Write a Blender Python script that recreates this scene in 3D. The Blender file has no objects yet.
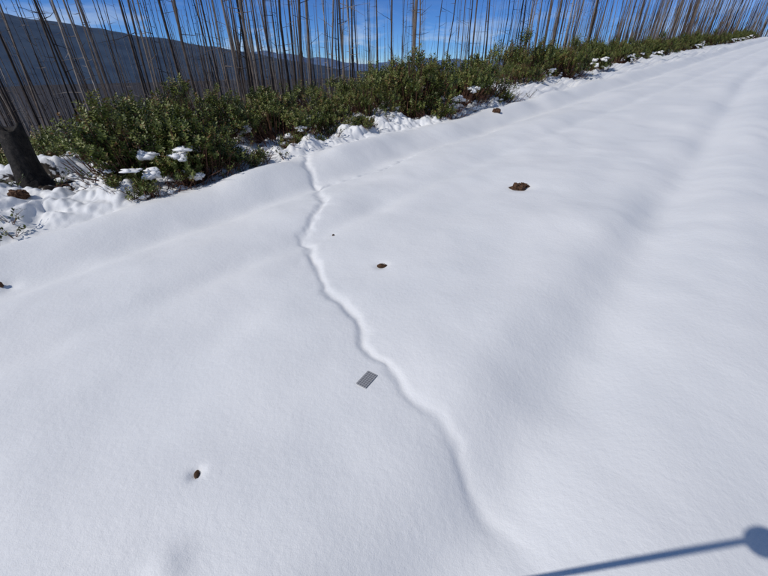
import bpy, math, random
import numpy as np
from mathutils import Vector, Matrix
random.seed(5); rng=np.random.default_rng(5)
scene=bpy.context.scene
scene.view_settings.view_transform='Standard'
scene.view_settings.look='None'
scene.view_settings.exposure=0
# road runs along +s (heading 44 deg east of north), n = to the left of it
SX,SY=0.695,0.719
def sn(x,y): return SX*x+SY*y, -SY*x+SX*y
def xy(s,n): return SX*s-SY*n, SY*s+SX*n

# ---------------------------------------------------------------- noise
def vnoise(x,y,seed=0):
    x=np.asarray(x,float); y=np.asarray(y,float)
    xi=np.floor(x).astype(np.int64); yi=np.floor(y).astype(np.int64)
    fx=x-xi; fy=y-yi
    def h(a,b):
        k=(a*374761393+b*668265263+seed*144269504)&0xffffffff
        k=((k^(k>>13))*1274126177)&0xffffffff
        return ((k^(k>>16))&0xffffff)/float(0xffffff)
    u=fx*fx*fx*(fx*(fx*6-15)+10); v=fy*fy*fy*(fy*(fy*6-15)+10)
    a=h(xi,yi);b=h(xi+1,yi);c=h(xi,yi+1);d=h(xi+1,yi+1)
    return (a+(b-a)*u+(c-a)*v+(a-b-c+d)*u*v)*2-1
def fbm(x,y,o=3,seed=0):
    t=0;a=1.0
    for i in range(o):
        t=t+a*vnoise(x*2**i+i*17.3,y*2**i+i*9.1,seed+i); a*=.5
    return t
def sstep(a,b,x):
    t=np.clip((x-a)/(b-a),0,1); return t*t*(3-2*t)

TRACK=[(-1.35,6.7),(-1.2,6.0),(-.93,5.33),(-.76,4.39),(-.90,3.72),(-.63,3.04),(-.46,2.5),(-.18,2.10),(-.10,1.8),(.09,1.48),(.24,1.30),(.37,1.055),(.44,.845),(.59,.65),(.75,.35)]
FORK=[(-.93,5.33),(-.66,5.62),(-.15,6.0),(.35,6.65),(1.2,7.4),(2.4,8.7)]
SEGS=[(a,b,1.0) for a,b in zip(TRACK[:-1],TRACK[1:])]+[(a,b,1.5) for a,b in zip(FORK[:-1],FORK[1:])]
PITS=[(-.83,.98,.030,.022),(-.017,2.85,.055,.022),(1.8,4.82,.16,.035),(-4.6,4.57,.13,.03),(-.54,3.7,.03,.01),(-3.42,2.9,.07,.02)]
BARE=[(-4.75,5.35,.75,.42),(-5.2,5.5,.6,.5),(-3.7,5.75,.9,.45)]

def height(x,y):
    x=np.asarray(x,float); y=np.asarray(y,float)
    s,n=sn(x,y)
    z=np.interp(s,[-60,-30,130,200,3000],[-1.9,-1.62,7.0,8,8])
    k=np.interp(s,[10,60],[1,.6])
    z=z+k*np.interp(n,[8.2,9.2,20,60,250,600],[0,-.15,-2.6,-11,-55,-85])
    z=z+np.interp(n,[-400,-30,-8,-6],[60,8,.3,0])
    fade=1/(1+np.maximum(0,np.hypot(x,y)-40)/40)
    z=z+fade*(.042*fbm(s*.33,n*.8,3,3)+.013*fbm(x*1.6,y*1.6,2,9)+.0012*fbm(x*8,y*8,2,19))
    w=.12*vnoise(s*.5,n*0+.3,4)
    nc=.24+.05*np.clip(s,0,22)+w*.5
    z=z-.085*np.exp(-((n-nc)/.25)**2)+.040*np.exp(-((n-nc+.58)/.3)**2)+.02*np.exp(-((n-nc-.5)/.3)**2)
    z=z-.03*np.exp(-((n-nc+1.0)/.2)**2)+.03*np.exp(-((n-nc+1.4)/.3)**2)
    nc2=4.45+w+.015*np.clip(s,0,60)
    z=z-.11*np.exp(-((n-nc2)/.28)**2)+.11*np.exp(-((n-nc2-.7)/.30)**2)*(1+.6*vnoise(s*1.1,n,8))
    z=z-.05*np.exp(-((n-3.1-w)/.20)**2)+.035*np.exp(-((n-3.65-w)/.25)**2)
    z=z-.08*np.exp(-((n-nc2-1.15)/.14)**2)*sstep(-.3,.4,vnoise(s*.8,n*.1,31))
    # lumpy verge
    v=sstep(5.3,6.2,n)*(1-sstep(9,12,n))
    z=z+v*(.15*fbm(x*1.5,y*1.5,3,41)+.09*np.abs(fbm(x*4,y*4,3,51)))*fade
    z=z+.14*sstep(5.2,6.8,n)*(1-sstep(8,10,n))
    # narrow melted-over track
    m=(x>-2.2)&(x<3)&(y>0)&(y<10)
    if np.any(m):
        xm=np.atleast_1d(x)[np.atleast_1d(m)]; ym=np.atleast_1d(y)[np.atleast_1d(m)]
        xw=xm+.040*vnoise(xm*5,ym*5,61)+.014*vnoise(xm*14,ym*14,62)+.004*vnoise(xm*33,ym*33,69); yw=ym+.03*vnoise(xm*5+9,ym*5,63)
        d=np.full(xm.shape,9.); g=np.ones(xm.shape)
        for (ax,ay),(bx,by),wt in SEGS:
            dx,dy=bx-ax,by-ay; t=np.clip(((xw-ax)*dx+(yw-ay)*dy)/(dx*dx+dy*dy),0,1)
            e=np.hypot(xw-ax-t*dx,yw-ay-t*dy); c=e<d
            g=np.where(c,wt,g); d=np.where(c,e,d)
        dep=g*(.0135+.008*vnoise(xm*3.3,ym*3.3,66)+.004*np.clip(ym-1.6,0,3.4))*(1-.6*sstep(6,8.5,ym))
        dep=dep*(.55+.45*sstep(.6,1.2,ym))
        wd=.036+.012*vnoise(xm*4,ym*4,67)+.008*np.clip(ym-2,0,4)
        dz=-dep*np.exp(-(d/wd)**2)-.010*np.exp(-(d/.15)**2)
        z=np.atleast_1d(z).copy(); z[np.atleast_1d(m)]+=dz
        if x.ndim==0: z=z[0]
    for px,py,r,dp in PITS:
        dd=np.hypot(x-px,y-py)
        z=z-dp*np.exp(-(dd/r)**2)
    dd=np.hypot((x+.79),(y-.62)); z=z+.02*np.exp(-(dd/.07)**2)
    return z
def H(x,y): return float(height(np.array([x]),np.array([y]))[0])

# ---------------------------------------------------------------- materials
def mat(name):
    m=bpy.data.materials.new(name); m.use_nodes=True
    nt=m.node_tree; b=nt.nodes['Principled BSDF']
    return m,nt,b
def N(nt,t,**k):
    n=nt.nodes.new(t)
    for a,v in k.items(): setattr(n,a,v)
    return n
def noise(nt,scale,detail=4,rough=.55,coord='Object'):
    tc=N(nt,'ShaderNodeTexCoord'); n=N(nt,'ShaderNodeTexNoise')
    n.inputs['Scale'].default_value=scale; n.inputs['Detail'].default_value=detail; n.inputs['Roughness'].default_value=rough
    nt.links.new(tc.outputs[coord],n.inputs['Vector']); return n
def ramp(nt,src,stops):
    r=N(nt,'ShaderNodeValToRGB'); e=r.color_ramp.elements
    e[0].position=stops[0][0]; e[0].color=(*stops[0][1],1)
    e[1].position=stops[-1][0]; e[1].color=(*stops[-1][1],1)
    for p,c in stops[1:-1]:
        q=e.new(p); q.color=(*c,1)
    nt.links.new(src,r.inputs[0]); return r
def bump(nt,b,srcs):
    prev=None
    for src,st,dist in srcs:
        bp=N(nt,'ShaderNodeBump'); bp.inputs['Strength'].default_value=st; bp.inputs['Distance'].default_value=dist
        nt.links.new(src,bp.inputs['Height'])
        if prev: nt.links.new(prev.outputs[0],bp.inputs['Normal'])
        prev=bp
    nt.links.new(prev.outputs[0],b.inputs['Normal'])

def snow_mat(name,with_soil):
    m,nt,b=mat(name)
    n1=noise(nt,.9,2); r=ramp(nt,n1.outputs[0],[(.3,(.78,.79,.80)),(.7,(.84,.84,.84))])
    b.inputs['Roughness'].default_value=.55
    b.inputs['Specular IOR Level'].default_value=.25
    if with_soil:
        at=N(nt,'ShaderNodeAttribute',attribute_name='soil')
        ns=noise(nt,9,4,.65)
        add=N(nt,'ShaderNodeMath',operation='ADD'); nt.links.new(at.outputs['Fac'],add.inputs[0]); nt.links.new(ns.outputs[0],add.inputs[1])
        rr=ramp(nt,add.outputs[0],[(.93,(0,0,0)),(1.0,(1,1,1))]); 
        nc=noise(nt,30,4,.7); cr=ramp(nt,nc.outputs[0],[(.3,(.018,.014,.010)),(.55,(.045,.034,.025)),(.75,(.10,.075,.05))])
        mx=N(nt,'ShaderNodeMix',data_type='RGBA'); nt.links.new(rr.outputs[0],mx.inputs[0])
        nt.links.new(r.outputs[0],mx.inputs[6]); nt.links.new(cr.outputs[0],mx.inputs[7]); nt.links.new(mx.outputs[2],b.inputs['Base Color'])
        bump(nt,b,[(nc.outputs[0],.5,.01)])
    else:
        nt.links.new(r.outputs[0],b.inputs['Base Color'])
        nf=noise(nt,230,2,.7); nm=noise(nt,34,3,.6)
        bump(nt,b,[(nm.outputs[0],.40,.007),(nf.outputs[0],.6,.0018)])
    return m
M_soil=snow_mat('patchy_snow_soil_mat',True)
M_snow=snow_mat('snow_mat',False)

def tinted(name,stops,scale,rough=.9,bd=.01,attr='tint',det=4):
    m,nt,b=mat(name)
    at=N(nt,'ShaderNodeAttribute',attribute_name=attr); n=noise(nt,scale,det,.6)
    a=N(nt,'ShaderNodeMath',operation='MULTIPLY_ADD'); nt.links.new(n.outputs[0],a.inputs[0]); a.inputs[1].default_value=.6
    nt.links.new(at.outputs['Fac'],a.inputs[2])
    s2=N(nt,'ShaderNodeMath',operation='SUBTRACT'); nt.links.new(a.outputs[0],s2.inputs[0]); s2.inputs[1].default_value=.3
    r=ramp(nt,s2.outputs[0],stops); nt.links.new(r.outputs[0],b.inputs['Base Color'])
    b.inputs['Roughness'].default_value=rough; b.inputs['Specular IOR Level'].default_value=.2
    if bd: bump(nt,b,[(n.outputs[0],.6,bd)])
    return m,nt,b
M_bark,_,_=tinted('dead_bark_mat',[(.0,(.022,.018,.016)),(.3,(.065,.050,.042)),(.6,(.165,.132,.110)),(.85,(.27,.235,.205)),(1,(.38,.35,.32))],5,bd=0,det=3)
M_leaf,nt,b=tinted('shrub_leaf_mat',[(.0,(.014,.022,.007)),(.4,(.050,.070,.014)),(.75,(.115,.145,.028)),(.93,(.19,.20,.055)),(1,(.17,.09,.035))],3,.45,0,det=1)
b.inputs['Specular IOR Level'].default_value=.35
def simple(name,stops,scale,rough=.9,bd=.01,metal=0):
    m,nt,b=mat(name); n=noise(nt,scale,4,.65); r=ramp(nt,n.outputs[0],stops)
    nt.links.new(r.outputs[0],b.inputs['Base Color']); b.inputs['Roughness'].default_value=rough; b.inputs['Metallic'].default_value=metal
    b.inputs['Specular IOR Level'].default_value=.25
    if bd: bump(nt,b,[(n.outputs[0],.8,bd)])
    return m
M_twig=simple('twig_mat',[(.3,(.06,.028,.018)),(.7,(.17,.085,.055))],12,.8,0)
M_char=simple('charred_wood_mat',[(.35,(.010,.009,.009)),(.6,(.030,.026,.023)),(.8,(.09,.075,.062))],14,.8,.03)
M_clod=simple('soil_clod_mat',[(.3,(.03,.016,.01)),(.55,(.11,.06,.035)),(.8,(.2,.12,.075))],40,.95,.01)
M_cone=simple('cone_mat',[(.3,(.03,.018,.012)),(.7,(.16,.09,.05))],60,.8,.003)

def mesh_obj(name,verts,faces,mats,tint=None,midx=None,smooth=False,attr='tint'):
    me=bpy.data.meshes.new(name); 
    me.from_pydata([tuple(v) for v in verts] if not isinstance(verts,np.ndarray) else verts.tolist(),[],faces if isinstance(faces,list) else faces.tolist())
    for m in mats: me.materials.append(m)
    if tint is not None:
        a=me.attributes.new(attr,'FLOAT','POINT'); a.data.foreach_set('value',np.asarray(tint,dtype=np.float32))
    if midx is not None: me.polygons.foreach_set('material_index',np.asarray(midx,dtype=np.int32))
    me.polygons.foreach_set('use_smooth',[smooth]*len(me.polygons))
    me.update()
    ob=bpy.data.objects.new(name,me); scene.collection.objects.link(ob); return ob

# ---------------------------------------------------------------- ground sheet
def axis(lo,hi,step,far_lo,far_hi,g=1.06):
    c=list(np.arange(lo,hi,step)); st=step; p=c[-1]
    while p<far_hi: st*=g; p+=st; c.append(p)
    st=step; p=c[0]; pre=[]
    while p>far_lo: st*=g; p-=st; pre.append(p)
    return np.array(pre[::-1]+c)
S=axis(-.6,7.5,.0165,-1500,3000,1.04); NN=axis(-.9,7.2,.0165,-1500,3000,1.05)
gs,gn=np.meshgrid(S,NN,indexing='ij')
gx,gy=xy(gs,gn); gz=height(gx.ravel(),gy.ravel())
V=np.stack([gx.ravel(),gy.ravel(),gz],1)
ns,nn=len(S),len(NN)
ii=np.arange(ns*nn).reshape(ns,nn)
F=np.stack([ii[:-1,:-1],ii[1:,:-1],ii[1:,1:],ii[:-1,1:]],-1).reshape(-1,4)
me=bpy.data.meshes.new('snow_ground')
me.vertices.add(len(V)); me.vertices.foreach_set('co',V.ravel())
me.loops.add(F.size); me.loops.foreach_set('vertex_index',F.ravel().astype(np.int32))
me.polygons.add(len(F)); me.polygons.foreach_set('loop_start',np.arange(0,F.size,4,dtype=np.int32))
me.polygons.foreach_set('use_smooth',np.ones(len(F),dtype=bool))
me.update(); me.validate()
soil=.75*sstep(8.8,11,gn.ravel())
for bx,by,rx,ry in BARE:
    soil=np.maximum(soil,.62*np.exp(-(((gx.ravel()-bx)/rx)**2+((gy.ravel()-by)/ry)**2)**1.5))
a=me.attributes.new('soil','FLOAT','POINT'); a.data.foreach_set('value',soil.astype(np.float32))
me.materials.append(M_snow); me.materials.append(M_soil)
me.polygons.foreach_set('material_index',(soil[F].max(1)>.03).astype(np.int32))
ground=bpy.data.objects.new('snow_ground',me); scene.collection.objects.link(ground)

# ---------------------------------------------------------------- hills
def hills(name,r0,r1,prof,cols,seed,zb):
    az=np.radians(np.linspace(-110,110,420)); rr=np.linspace(r0,r1,30)
    A,R=np.meshgrid(az,rr,indexing='ij'); t=(R-r0)/(r1-r0)
    e=np.interp(np.degrees(A),[p[0] for p in prof],[p[1] for p in prof])
    top=e*R+1.6
    n=fbm(np.sin(A)*R/500,np.cos(A)*R/500,5,seed)
    z=zb+(top-zb)*np.minimum(1,sstep(0,.8,t))+ (n*.010*R)*np.minimum(1,t*1.5)
    v=np.stack([(np.sin(A)*R).ravel(),(np.cos(A)*R).ravel(),z.ravel()],1)
    i=np.arange(A.size).reshape(A.shape)
    f=np.stack([i[:-1,:-1],i[:-1,1:],i[1:,1:],i[1:,:-1]],-1).reshape(-1,4)
    m=simple(name+'_mat',cols,.012,1,0)  # distance haze is painted into these bluish base colours
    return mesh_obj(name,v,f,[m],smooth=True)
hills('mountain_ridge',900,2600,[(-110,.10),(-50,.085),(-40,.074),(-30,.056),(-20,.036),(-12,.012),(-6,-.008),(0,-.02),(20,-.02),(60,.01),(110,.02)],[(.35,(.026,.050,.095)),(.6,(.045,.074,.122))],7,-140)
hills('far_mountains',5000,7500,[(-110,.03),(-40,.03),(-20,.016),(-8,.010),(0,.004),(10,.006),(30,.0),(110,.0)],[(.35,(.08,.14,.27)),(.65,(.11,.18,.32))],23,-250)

# ---------------------------------------------------------------- trees
class TB:
    def __init__(s): s.v=[];s.f=[];s.t=[]
    def tube(s,pts,rads,k,tint):
        base=len(s.v); ph=random.random()*6
        tl=tint if isinstance(tint,list) else [tint]*len(pts)
        for i,(p,r) in enumerate(zip(pts,rads)):
            a=(pts[min(i+1,len(pts)-1)]-pts[max(i-1,0)]).normalized()
            u=a.orthogonal().normalized(); w=a.cross(u)
            if i==0: u0=u
            else:
                u=(u0-a*u0.dot(a)).normalized(); w=a.cross(u)
            for j in range(k):
                q=ph+j*2*math.pi/k; s.v.append(tuple(p+u*(r*math.cos(q))+w*(r*math.sin(q)))); s.t.append(tl[i]+random.uniform(-.05,.05))
        for i in range(len(pts)-1):
            for j in range(k):
                a0=base+i*k+j; a1=base+i*k+(j+1)%k; s.f.append((a0,a1,a1+k,a0+k))
        s.f.append(tuple(base+(len(pts)-1)*k+j for j in range(k)))
    def tree(s,x,y,h,r,k=5,rings=5,nb=8,z0=None,tint=None):
        z=(H(x,y) if z0 is None else z0)-.3
        lx,ly=random.gauss(0,.024),random.gauss(0,.024)
        if random.random()<.07: lx*=5; ly*=5
        tint=random.choice([.1,.3,.4,.5,.55,.65,.75,.9])+random.uniform(-.08,.08) if tint is None else tint
        pts=[];rads=[];tl=[]; ox=oy=0; ch=random.uniform(.1,.6)
        for i in range(rings):
            t=i/(rings-1); ox+=random.gauss(0,.045); oy+=random.gauss(0,.045)
            pts.append(Vector((x+lx*h*t+ox*min(1,t*3),y+ly*h*t+oy*min(1,t*3),z+h*t))); rads.append(r*(1-.78*t)*(1.25 if i==0 else 1))
            tl.append(tint-.35*max(0,1-t/ch)+random.uniform(-.08,.08))
        s.tube(pts,rads,k,tl)
        for b in range(nb):
            t=random.uniform(.15,.98)**.8; i=min(int(t*(rings-1)),rings-2); f=t*(rings-1)-i
            p=pts[i].lerp(pts[i+1],f); a=random.random()*6.283; L=random.uniform(.15,1.0)*(1.25-t)*min(1.2,h/11)
            d=Vector((math.cos(a),math.sin(a),random.uniform(-.4,.5))); 
            mid=p+d*L*.5; end=p+d*L+Vector((0,0,random.uniform(-.1,.15)*L))
            s.tube([p,mid,end],[.012,.008,.003],3,tint-.1)
    def obj(s,name): return mesh_obj(name,s.v,s.f,[M_bark],tint=s.t,smooth=False)
tb=TB()
P=[]
for i in range(9600):
    s_=random.uniform(-50,260); n_=10+ (random.random()**1.35)*110
    x,y=xy(s_,n_)
    if y<3 or abs(math.degrees(math.atan2(x,y)))>60: continue
    az=math.degrees(math.atan2(x,y)); d=math.hypot(x,y)
    if d<15: continue
    keep=np.interp(az,[-55,-15,-7,0,14,22,32],[1,.85,.45,.20,.16,.26,.45])
    if random.random()>keep: continue
    P.append((x,y,d))
pz=height(np.array([p[0] for p in P]),np.array([p[1] for p in P]))
for (x,y,d),z in zip(P,pz):
    h=random.uniform(6,17); far=d>90
    tb.tree(x,y,h,random.uniform(.028,.068)*(h/12)*(1.15 if far else 1),k=4 if far else 5,rings=4 if far else 5,nb=(random.randint(5,12) if d<55 else (4 if not far else 1)),z0=float(z))
tb.obj('burned_forest')
for i in range(36):
    for _ in range(50):
        s_=random.uniform(-9,34); n_=random.uniform(9.8,16); x,y=xy(s_,n_)
        az=math.degrees(math.atan2(x,y))
        if y>4 and abs(az)<52 and not(-4<az<16 and random.random()<.6): break
    t=TB(); h=random.uniform(8,15); t.tree(x,y,h,random.uniform(.028,.055),k=8,rings=10,nb=random.randint(14,34))
    t.obj('dead_tree')

# ---------------------------------------------------------------- shrubs
def blob_into(V,Fc,Mi,T,c,rx,ry,rz,seed,mi,k=10,l=7,am=.35,fr=1.7):
    b=len(V)
    for i in range(l+1):
        th=math.pi*i/l
        for j in range(k):
            ph=2*math.pi*j/k; d=np.array([math.sin(th)*math.cos(ph),math.sin(th)*math.sin(ph),math.cos(th)])
            q=1+am*float(vnoise(d[0]*fr+seed,d[1]*fr+d[2]*2.3,seed))+am*.5*float(vnoise(d[0]*fr*2.3+seed,d[1]*fr*2.3-d[2]*4,seed+1))
            V.append((c[0]+d[0]*rx*q,c[1]+d[1]*ry*q,c[2]+d[2]*rz*q)); T.append(.5)
    for i in range(l):
        for j in range(k):
            Fc.append((b+i*k+j,b+(i+1)*k+j,b+(i+1)*k+(j+1)%k,b+i*k+(j+1)%k)); Mi.append(mi)
def shrub_mesh(name,R,Hh,tips,seed,snow=4,leafL=.055,flat=.8,K=14):
    r=np.random.default_rng(seed); random.seed(seed)
    lobes=[]
    for i in range(K):
        a=r.uniform(0,6.283); q=math.sqrt(r.uniform(0,1))*.92*R; lr=r.uniform(.15,.34)*R
        z=max(lr*.6,(Hh-lr)*r.uniform(.3,1.1)*(1-.4*(q/R)**2)); lobes.append((q*math.cos(a),q*math.sin(a)*flat,z,lr))
    lobes=np.array(lobes)
    pw=lobes[:,3]**1.6; li=r.choice(K,tips,p=pw/pw.sum()); C=lobes[li]
    d=r.normal(size=(tips,3)); d[:,2]=np.abs(d[:,2])*.9-.3; d/=np.linalg.norm(d,axis=1)[:,None]
    rad=C[:,3]*(r.uniform(.4,1.22,tips)); p=C[:,:3]+d*rad[:,None]; p[:,2]=np.maximum(p[:,2],.05+r.uniform(0,.15,tips))
    ax=d*.7+np.array([0,0,.75])+r.normal(size=(tips,3))*.35; ax/=np.linalg.norm(ax,axis=1)[:,None]
    Lc=18
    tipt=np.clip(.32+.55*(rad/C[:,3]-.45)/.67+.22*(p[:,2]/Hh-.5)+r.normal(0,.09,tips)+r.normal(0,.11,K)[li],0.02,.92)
    j=np.arange(Lc); ph=j*2.39996
    u=np.cross(ax,[0.3,.9,.1]); u/=np.linalg.norm(u,axis=1)[:,None]; w=np.cross(ax,u)
    radial=u[:,None,:]*np.cos(ph)[None,:,None]+w[:,None,:]*np.sin(ph)[None,:,None]
    up=np.linspace(.2,1.6,Lc)[None,:,None]
    dr=ax[:,None,:]*up*.55+radial+r.normal(size=(tips,Lc,3))*.22; dr/=np.linalg.norm(dr,axis=2)[:,:,None]
    base=p[:,None,:]+ax[:,None,:]*(np.linspace(-.09,.05,Lc)[None,:,None])
    L=leafL*r.uniform(.65,1.25,(tips,Lc,1)); sd=np.cross(dr,ax[:,None,:]); sd/=np.linalg.norm(sd,axis=2)[:,:,None]+1e-6
    nrm=np.cross(sd,dr)
    v0=base+dr*.01; v1=base+dr*L*.55+sd*L*.27+nrm*L*.06; v2=base+dr*L; v3=base+dr*L*.55-sd*L*.27+nrm*L*.06
    LV=np.stack([v0,v1,v2,v3],2).reshape(-1,3); LV[:,2]=np.maximum(LV[:,2],.0)
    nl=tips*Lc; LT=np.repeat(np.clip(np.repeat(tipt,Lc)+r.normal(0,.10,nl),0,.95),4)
    lowz=np.repeat(p[:,2],Lc)/Hh
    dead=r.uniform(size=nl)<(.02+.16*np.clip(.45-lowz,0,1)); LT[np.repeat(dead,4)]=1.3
    LF=np.arange(nl*4).reshape(-1,4).tolist(); LM=[0]*nl
    tb=TB()
    sel=r.choice(tips,min(tips,260),replace=False)
    for q in sel:
        pt=Vector(p[q]); b0=Vector((pt.x*.25+random.uniform(-.1,.1),pt.y*.25+random.uniform(-.1,.1),-.05)); mid=b0.lerp(pt,.5)+Vector((pt.x*.18,pt.y*.18,-.08))
        tb.tube([b0,mid,pt],[.014,.009,.004],3,.4)
    for q in range(140):
        a=random.random()*6.283; q0=random.uniform(.4,1.0)*R; b0=Vector((q0*math.cos(a),q0*math.sin(a)*flat,-.03)); 
        e=b0+Vector((math.cos(a)*random.uniform(-.05,.45),math.sin(a)*random.uniform(-.05,.45),random.uniform(.02,.4)))
        tb.tube([b0,b0.lerp(e,.5)+Vector((random.uniform(-.04,.04),0,.05)),e],[.007,.005,.002],3,.4)
    off=len(LV); SV=tb.v; SF=[tuple(i+off for i in f) for f in tb.f]
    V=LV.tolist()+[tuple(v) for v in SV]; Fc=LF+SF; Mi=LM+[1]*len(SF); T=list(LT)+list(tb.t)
    for q in range(snow):
        a=random.uniform(3.2,6.2) ; q0=random.uniform(.6,1.0)*R
        z=random.choice([.02,.05,.12,.22,.35])*Hh
        for _ in range(random.randint(2,6)):
            s0=random.uniform(.025,.065)
            blob_into(V,Fc,Mi,T,(q0*math.cos(a)+random.uniform(-.14,.14),q0*math.sin(a)*flat+random.uniform(-.08,.08),z+random.uniform(-.05,.07)),s0*random.uniform(1,2),s0,s0*random.uniform(.4,.8),random.randint(0,999),2,14,9,.6,2.2)
    me=bpy.data.meshes.new(name); me.from_pydata(V,[],Fc)
    for m in (M_leaf,M_twig,M_snow): me.materials.append(m)
    at=me.attributes.new('tint','FLOAT','POINT'); at.data.foreach_set('value',np.array(T,dtype=np.float32))
    me.polygons.foreach_set('material_index',np.array(Mi,dtype=np.int32))
    me.polygons.foreach_set('use_smooth',[m==2 for m in Mi]); me.update(); return me
def put(me,x,y,sc=1,rot=0,szz=1,dz=0,name='evergreen_shrub'):
    o=bpy.data.objects.new(name,me); scene.collection.objects.link(o)
    hs=min(H(x,y),H(x+.3,y-.3)+.05,H(x-.3,y-.3)+.05)
    o.location=(x,y,hs-.08+dz); o.rotation_euler=(0,0,rot); o.scale=(sc,sc,sc*szz); return o
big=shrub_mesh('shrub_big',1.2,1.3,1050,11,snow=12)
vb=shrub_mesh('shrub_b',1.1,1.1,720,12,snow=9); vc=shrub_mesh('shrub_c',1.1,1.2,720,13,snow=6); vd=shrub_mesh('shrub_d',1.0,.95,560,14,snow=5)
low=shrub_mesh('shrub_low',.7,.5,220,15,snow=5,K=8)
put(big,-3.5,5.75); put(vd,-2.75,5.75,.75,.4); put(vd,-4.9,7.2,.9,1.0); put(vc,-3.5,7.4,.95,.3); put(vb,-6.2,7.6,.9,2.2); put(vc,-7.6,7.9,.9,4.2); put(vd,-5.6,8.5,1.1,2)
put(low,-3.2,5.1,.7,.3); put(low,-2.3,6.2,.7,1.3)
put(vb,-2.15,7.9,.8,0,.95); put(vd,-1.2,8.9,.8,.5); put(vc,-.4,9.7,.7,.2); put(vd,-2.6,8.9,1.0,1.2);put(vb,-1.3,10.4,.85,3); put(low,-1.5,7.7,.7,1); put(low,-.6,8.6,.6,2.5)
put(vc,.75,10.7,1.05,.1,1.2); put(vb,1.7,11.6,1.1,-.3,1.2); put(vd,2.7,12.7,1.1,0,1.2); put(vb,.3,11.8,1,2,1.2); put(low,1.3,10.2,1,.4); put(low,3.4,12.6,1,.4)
vs=[vb,vc,vd,big]
random.seed(77)
s_=14.9
while s_<120:
    edge=np.interp(s_,[14,20,30,60,120],[6.9,7.1,7.6,8.0,8.4])
    for row in range(2 if s_<60 else 1):
        x,y=xy(s_+random.uniform(-.3,.3),edge+.8+row*1.6+random.uniform(-.5,.55))
        put(random.choice(vs),x,y,random.uniform(.7,1.3),random.uniform(-.6,.6),random.uniform(.9,1.4))
    s_+=random.uniform(1.4,2.5)*(1 if s_<50 else 1.2)
def sprig(x,y,sz,seed):
    r=random.Random(seed); V=[];Fc=[];T=[];Mi=[]
    tb=TB()
    for i in range(6):
        a=r.uniform(0,6.283); e=Vector((math.cos(a)*sz*r.uniform(.3,1),math.sin(a)*sz*r.uniform(.3,1),sz*r.uniform(.4,1)))
        tb.tube([Vector((0,0,-.03)),e*.5+Vector((0,0,.02)),e],[.004,.003,.0015],3,.4)
        for j in range(7):
            p=e*r.uniform(.4,1.05); d=Vector((r.gauss(0,1),r.gauss(0,1),r.uniform(0,1))).normalized(); sd=d.cross(Vector((0,0,1))).normalized(); L=.045
            b=len(V); V+=[p,p+d*L*.5+sd*L*.25,p+d*L,p+d*L*.5-sd*L*.25]; Fc.append((b,b+1,b+2,b+3)); T+=[r.uniform(.2,.8)]*4; Mi.append(0)
    off=len(V); Fc+=[tuple(i+off for i in f) for f in tb.f]; Mi+=[1]*len(tb.f); T+=tb.t; V=[tuple(v) for v in V]+tb.v
    o=mesh_obj('shrub_sprig',V,Fc,[M_leaf,M_twig],tint=T,midx=Mi); o.location=(x,y,H(x,y))
for i,(x,y,z) in enumerate([(-4.15,3.85,.17),(-4.3,4.05,.2),(-4.05,3.55,.12),(-4.9,4.9,.2),(-1.4,7.2,.2),(-2.3,5.4,.18),(2.6,11.2,.25),(4.6,13.2,.25),(-.2,8.6,.2),(-2.2,5.5,.3),(-1.9,6.3,.28),(-1.6,6.9,.3),(.4,9.5,.3),(-4.45,5.0,.25),(-2.0,5.9,.2),(-.9,7.7,.22),(.1,9.0,.25),(-1.7,6.5,.2),(-3.9,5.0,.2)]): sprig(x,y,z,i+1)

# ---------------------------------------------------------------- charred stump
def stump():
    k=28; rings=16; V=[];F=[]
    for i in range(rings):
        t=i/(rings-1); r=.165-.02*t+.15*math.exp(-t*8)
        cx=-.06*t-.03*math.sin(t*3); cy=.08*t; z=-.12+.93*t
        for j in range(k):
            a=2*math.pi*j/k; fl=1+.10*math.sin(a*5+1)*math.exp(-t*4)+.05*math.sin(a*9+t*3)+.07*float(vnoise(math.cos(a)*2+5,math.sin(a)*2+t*5,5))
            if t<.3: fl+=.5*math.exp(-t*9)*max(0,math.cos(a-.1))**2
            zz=z+( .04*math.sin(a*2+.6)+.03*float(vnoise(a*2.5,3,8)) if i==rings-1 else 0)
            V.append((cx+r*fl*math.cos(a),cy+r*fl*math.sin(a),zz))
    for i in range(rings-1):
        for j in range(k):
            a0=i*k+j;a1=i*k+(j+1)%k; F.append((a0,a1,a1+k,a0+k))
    b=(rings-1)*k; c=len(V)
    mx=sum(V[b+j][0] for j in range(k))/k; my=sum(V[b+j][1] for j in range(k))/k
    for j in range(k):
        v=V[b+j]; V.append(((v[0]-mx)*.6+mx,(v[1]-my)*.6+my,v[2]-.03))
    for j in range(k): F.append((b+j,b+(j+1)%k,c+(j+1)%k,c+j))
    F.append(tuple(c+j for j in range(k)))
    o=mesh_obj('charred_stump',V,F,[M_char],smooth=True); o.location=(-5.02,5.35,H(-5.02,5.35)-.03); return o
stump()

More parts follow.
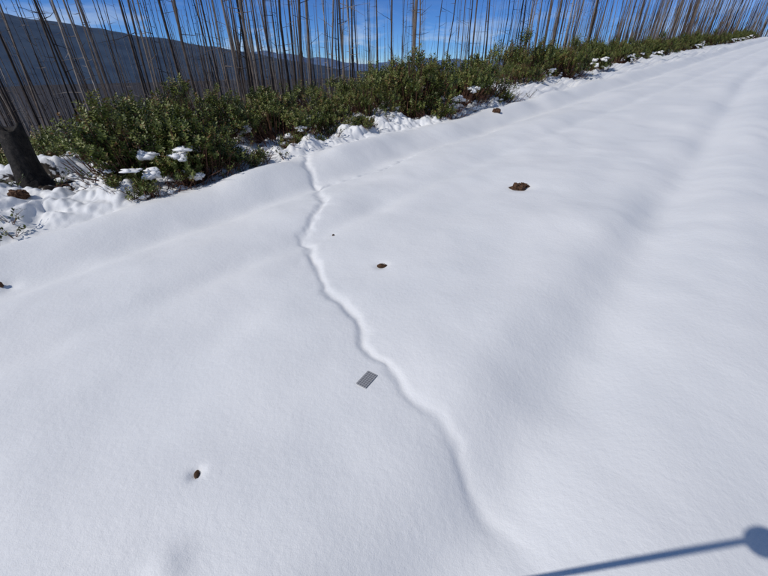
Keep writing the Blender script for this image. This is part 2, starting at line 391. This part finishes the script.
# ---------------------------------------------------------------- debris on the snow
def clod(name,x,y,w,h,seed,m,rot=0,parts=5):
    r=random.Random(seed); V=[];F=[];Mi=[];T=[]
    for i in range(parts):
        q=w*.28; 
        blob_into(V,F,Mi,T,(r.uniform(-q,q),r.uniform(-q,q)*.6,h*r.uniform(.2,.5)),w*r.uniform(.18,.3),w*r.uniform(.14,.24),h*r.uniform(.35,.6),r.randint(0,999),0,14,9,.5,2)
    o=mesh_obj(name,V,F,[m]); o.location=(x,y,H(x,y)); o.rotation_euler=(0,0,rot); return o
clod('dirt_clod',1.8,4.82,.25,.07,1,M_clod,.2,10)
clod('dirt_clod',-4.6,4.57,.22,.10,2,M_clod,.1)
clod('dirt_clod',-3.50,2.9,.07,.04,3,M_clod)
clod('dirt_clod',-.54,3.7,.040,.018,4,M_clod,1)
clod('dirt_clod',2.9,10.5,.24,.10,5,M_clod)
def cone(x,y,L,seed,rot):
    V=[];F=[];n=70
    tb=TB(); tb.tube([Vector((-L/2,0,0)),Vector((-L*.2,0,0)),Vector((L*.2,0,0)),Vector((L/2,0,0))],[L*.12,L*.25,L*.2,L*.04],8,.5)
    V=list(tb.v); F=list(tb.f)
    for i in range(n):
        t=i/(n-1); a=i*2.39996; xx=-L/2+L*t; R=L*.27*math.sin(math.pi*min(1,(t*.85+.12)))**.7
        o=Vector((0,math.cos(a),math.sin(a))); s=Vector((0,-math.sin(a),math.cos(a))); p=Vector((xx,0,0))+o*R*.5; e=Vector((xx+L*.10,0,0))+o*R*1.15
        wd=L*.075; b=len(V); V+=[tuple(p-s*wd*.6),tuple(p+s*wd*.6),tuple(e+s*wd),tuple(e+Vector((L*.03,0,0))),tuple(e-s*wd)]; F.append((b,b+1,b+2,b+3,b+4))
    o=mesh_obj('conifer_cone',V,F,[M_cone]); o.location=(x,y,H(x,y)+L*.16); o.rotation_euler=(0,.15,rot)
cone(-.017,2.85,.085,1,.2); cone(-.83,.98,.042,2,1.9)

# ---------------------------------------------------------------- snow crystal card
def card():
    w,l,t,c=.066,.118,.0016,.005; pts=[]
    for cx,cy,a0 in ((w/2-c,l/2-c,0),(-w/2+c,l/2-c,90),(-w/2+c,-l/2+c,180),(w/2-c,-l/2+c,270)):
        for q in range(5):
            a=math.radians(a0+q*22.5); pts.append((cx+c*math.cos(a),cy+c*math.sin(a)))
    n=len(pts); V=[(x,y,0) for x,y in pts]+[(x,y,t) for x,y in pts]
    F=[tuple(range(n))[::-1],tuple(range(n,2*n))]+[(i,(i+1)%n,n+(i+1)%n,n+i) for i in range(n)]
    m,nt,b=mat('card_metal_mat'); tc=N(nt,'ShaderNodeTexCoord'); sep=N(nt,'ShaderNodeSeparateXYZ'); nt.links.new(tc.outputs['Object'],sep.inputs[0])
    def lines(out,step,wd):
        d=N(nt,'ShaderNodeMath',operation='PINGPONG'); d.inputs[1].default_value=step/2; nt.links.new(out,d.inputs[0])
        l=N(nt,'ShaderNodeMath',operation='LESS_THAN'); l.inputs[1].default_value=wd; nt.links.new(d.outputs[0],l.inputs[0]); return l.outputs[0]
    def mx(a,bb):
        q=N(nt,'ShaderNodeMath',operation='MAXIMUM'); nt.links.new(a,q.inputs[0]); nt.links.new(bb,q.inputs[1]); return q.outputs[0]
    g=mx(lines(sep.outputs[0],.014,.0013),lines(sep.outputs[1],.014,.0013))
    r=ramp(nt,g,[(0,(.19,.19,.20)),(1,(.48,.48,.49))]); nt.links.new(r.outputs[0],b.inputs['Base Color']); b.inputs['Metallic'].default_value=.1; b.inputs['Roughness'].default_value=.5
    o=mesh_obj('snow_crystal_card',V,F,[m])
    x,y=-.096,1.515; rot=math.radians(-33)
    e=.03; gx_=(H(x+e,y)-H(x-e,y))/(2*e); gy_=(H(x,y+e)-H(x,y-e))/(2*e)
    nrm=Vector((-gx_,-gy_,1)).normalized(); q=Vector((0,0,1)).rotation_difference(nrm)
    o.rotation_mode='QUATERNION'; o.rotation_quaternion=q@Matrix.Rotation(rot,3,'Z').to_quaternion()
    o.location=(x,y,H(x,y)+.003)
card()

# ---------------------------------------------------------------- unseen staff with knob, guessed form added to cast the lower-right shadow
A=Vector((-.245,.52,-.1+H(-.245,.52))); B=Vector((-.207,-.07,1.76)); ball=Vector((-.205,-.097,1.80))
M_pole=simple('shadow_caster_mat',[(.4,(.03,.03,.035)),(.6,(.06,.06,.065))],20,.4,0)
emp=bpy.data.objects.new('shadow_caster_staff',None); scene.collection.objects.link(emp)
tb=TB(); tb.tube([A.lerp(B,q/6) for q in range(7)],[.007,.009,.010,.010,.011,.012,.012],14,.5)
o=mesh_obj('shaft',tb.v,tb.f,[M_pole],smooth=True); o.parent=emp
V=[];F=[]
for i in range(17):
    th=math.pi*i/16
    for j in range(24):
        ph=2*math.pi*j/24; rr=.052*(1 if th<1.8 else 1-.25*(th-1.8)); V.append((ball.x+rr*math.sin(th)*math.cos(ph),ball.y+rr*math.sin(th)*math.sin(ph),ball.z+rr*1.25*math.cos(th)))
for i in range(16):
    for j in range(24): F.append((i*24+j,(i+1)*24+j,(i+1)*24+(j+1)%24,i*24+(j+1)%24))
o=mesh_obj('knob',V,F,[M_pole],smooth=True); o.parent=emp

# ---------------------------------------------------------------- light
el=math.radians(43.8); trav=Vector((.899*math.cos(el),.44*math.cos(el),-math.sin(el)))
sun=bpy.data.lights.new('sun','SUN'); sun.energy=2.85; sun.angle=math.radians(.53); sun.color=(1,.955,.89)
so=bpy.data.objects.new('sun',sun); scene.collection.objects.link(so); so.rotation_euler=trav.to_track_quat('-Z','Y').to_euler(); so.location=(-20,-10,30)
w=bpy.data.worlds.new('World'); scene.world=w; w.use_nodes=True; nt=w.node_tree
bg=nt.nodes['Background']; sk=N(nt,'ShaderNodeTexSky',sky_type='NISHITA'); sk.sun_disc=False; sk.sun_elevation=el
sk.sun_rotation=math.atan2(-.899,-.44); sk.altitude=2500; sk.air_density=.8; sk.dust_density=.0; sk.ozone_density=3
tcs=N(nt,'ShaderNodeTexCoord'); sp=N(nt,'ShaderNodeSeparateXYZ'); nt.links.new(tcs.outputs['Generated'],sp.inputs[0])
mr0=N(nt,'ShaderNodeMapRange'); mr0.inputs[1].default_value=-.02; mr0.inputs[2].default_value=.25; nt.links.new(sp.outputs[2],mr0.inputs[0])
tint=ramp(nt,mr0.outputs[0],[(0,(.60,.80,1.0)),(.2,(.34,.58,.92)),(.6,(.25,.46,.80)),(1,(.92,.95,.97))])
mt=N(nt,'ShaderNodeMix',data_type='RGBA',blend_type='MULTIPLY'); mt.inputs[0].default_value=1
nt.links.new(sk.outputs[0],mt.inputs[6]); nt.links.new(tint.outputs[0],mt.inputs[7])
mp=N(nt,'ShaderNodeMapping'); mp.inputs['Scale'].default_value=(2.2,2.2,9); mp.inputs['Location'].default_value=(.3,.1,.4)
nz=N(nt,'ShaderNodeTexNoise'); nz.inputs['Scale'].default_value=2.2; nz.inputs['Detail'].default_value=7; nz.inputs['Roughness'].default_value=.6
nt.links.new(tcs.outputs['Generated'],mp.inputs[0]); nt.links.new(mp.outputs[0],nz.inputs['Vector'])
rp=ramp(nt,nz.outputs[0],[(.49,(0,0,0)),(.67,(1,1,1))])
mr=N(nt,'ShaderNodeMapRange'); mr.inputs[1].default_value=.04; mr.inputs[2].default_value=.12; mr.inputs[3].default_value=.85; mr.inputs[4].default_value=0
nt.links.new(sp.outputs[2],mr.inputs[0])
ml=N(nt,'ShaderNodeMath',operation='MULTIPLY'); nt.links.new(rp.outputs[0],ml.inputs[0]); nt.links.new(mr.outputs[0],ml.inputs[1])
mx=N(nt,'ShaderNodeMix',data_type='RGBA'); nt.links.new(ml.outputs[0],mx.inputs[0]); nt.links.new(mt.outputs[2],mx.inputs[6]); mx.inputs[7].default_value=(5.5,6.3,7.2,1)
nt.links.new(mx.outputs[2],bg.inputs[0]); bg.inputs[1].default_value=.11

cam=bpy.data.cameras.new('camera'); co=bpy.data.objects.new('camera',cam); scene.collection.objects.link(co); scene.camera=co
co.location=(0,0,1.6); co.rotation_euler=(math.radians(59),0,0); cam.lens=370/768*36; cam.sensor_width=36; cam.clip_end=20000; cam.clip_start=.03
print('ground verts',ns*nn,'trees',len(P))
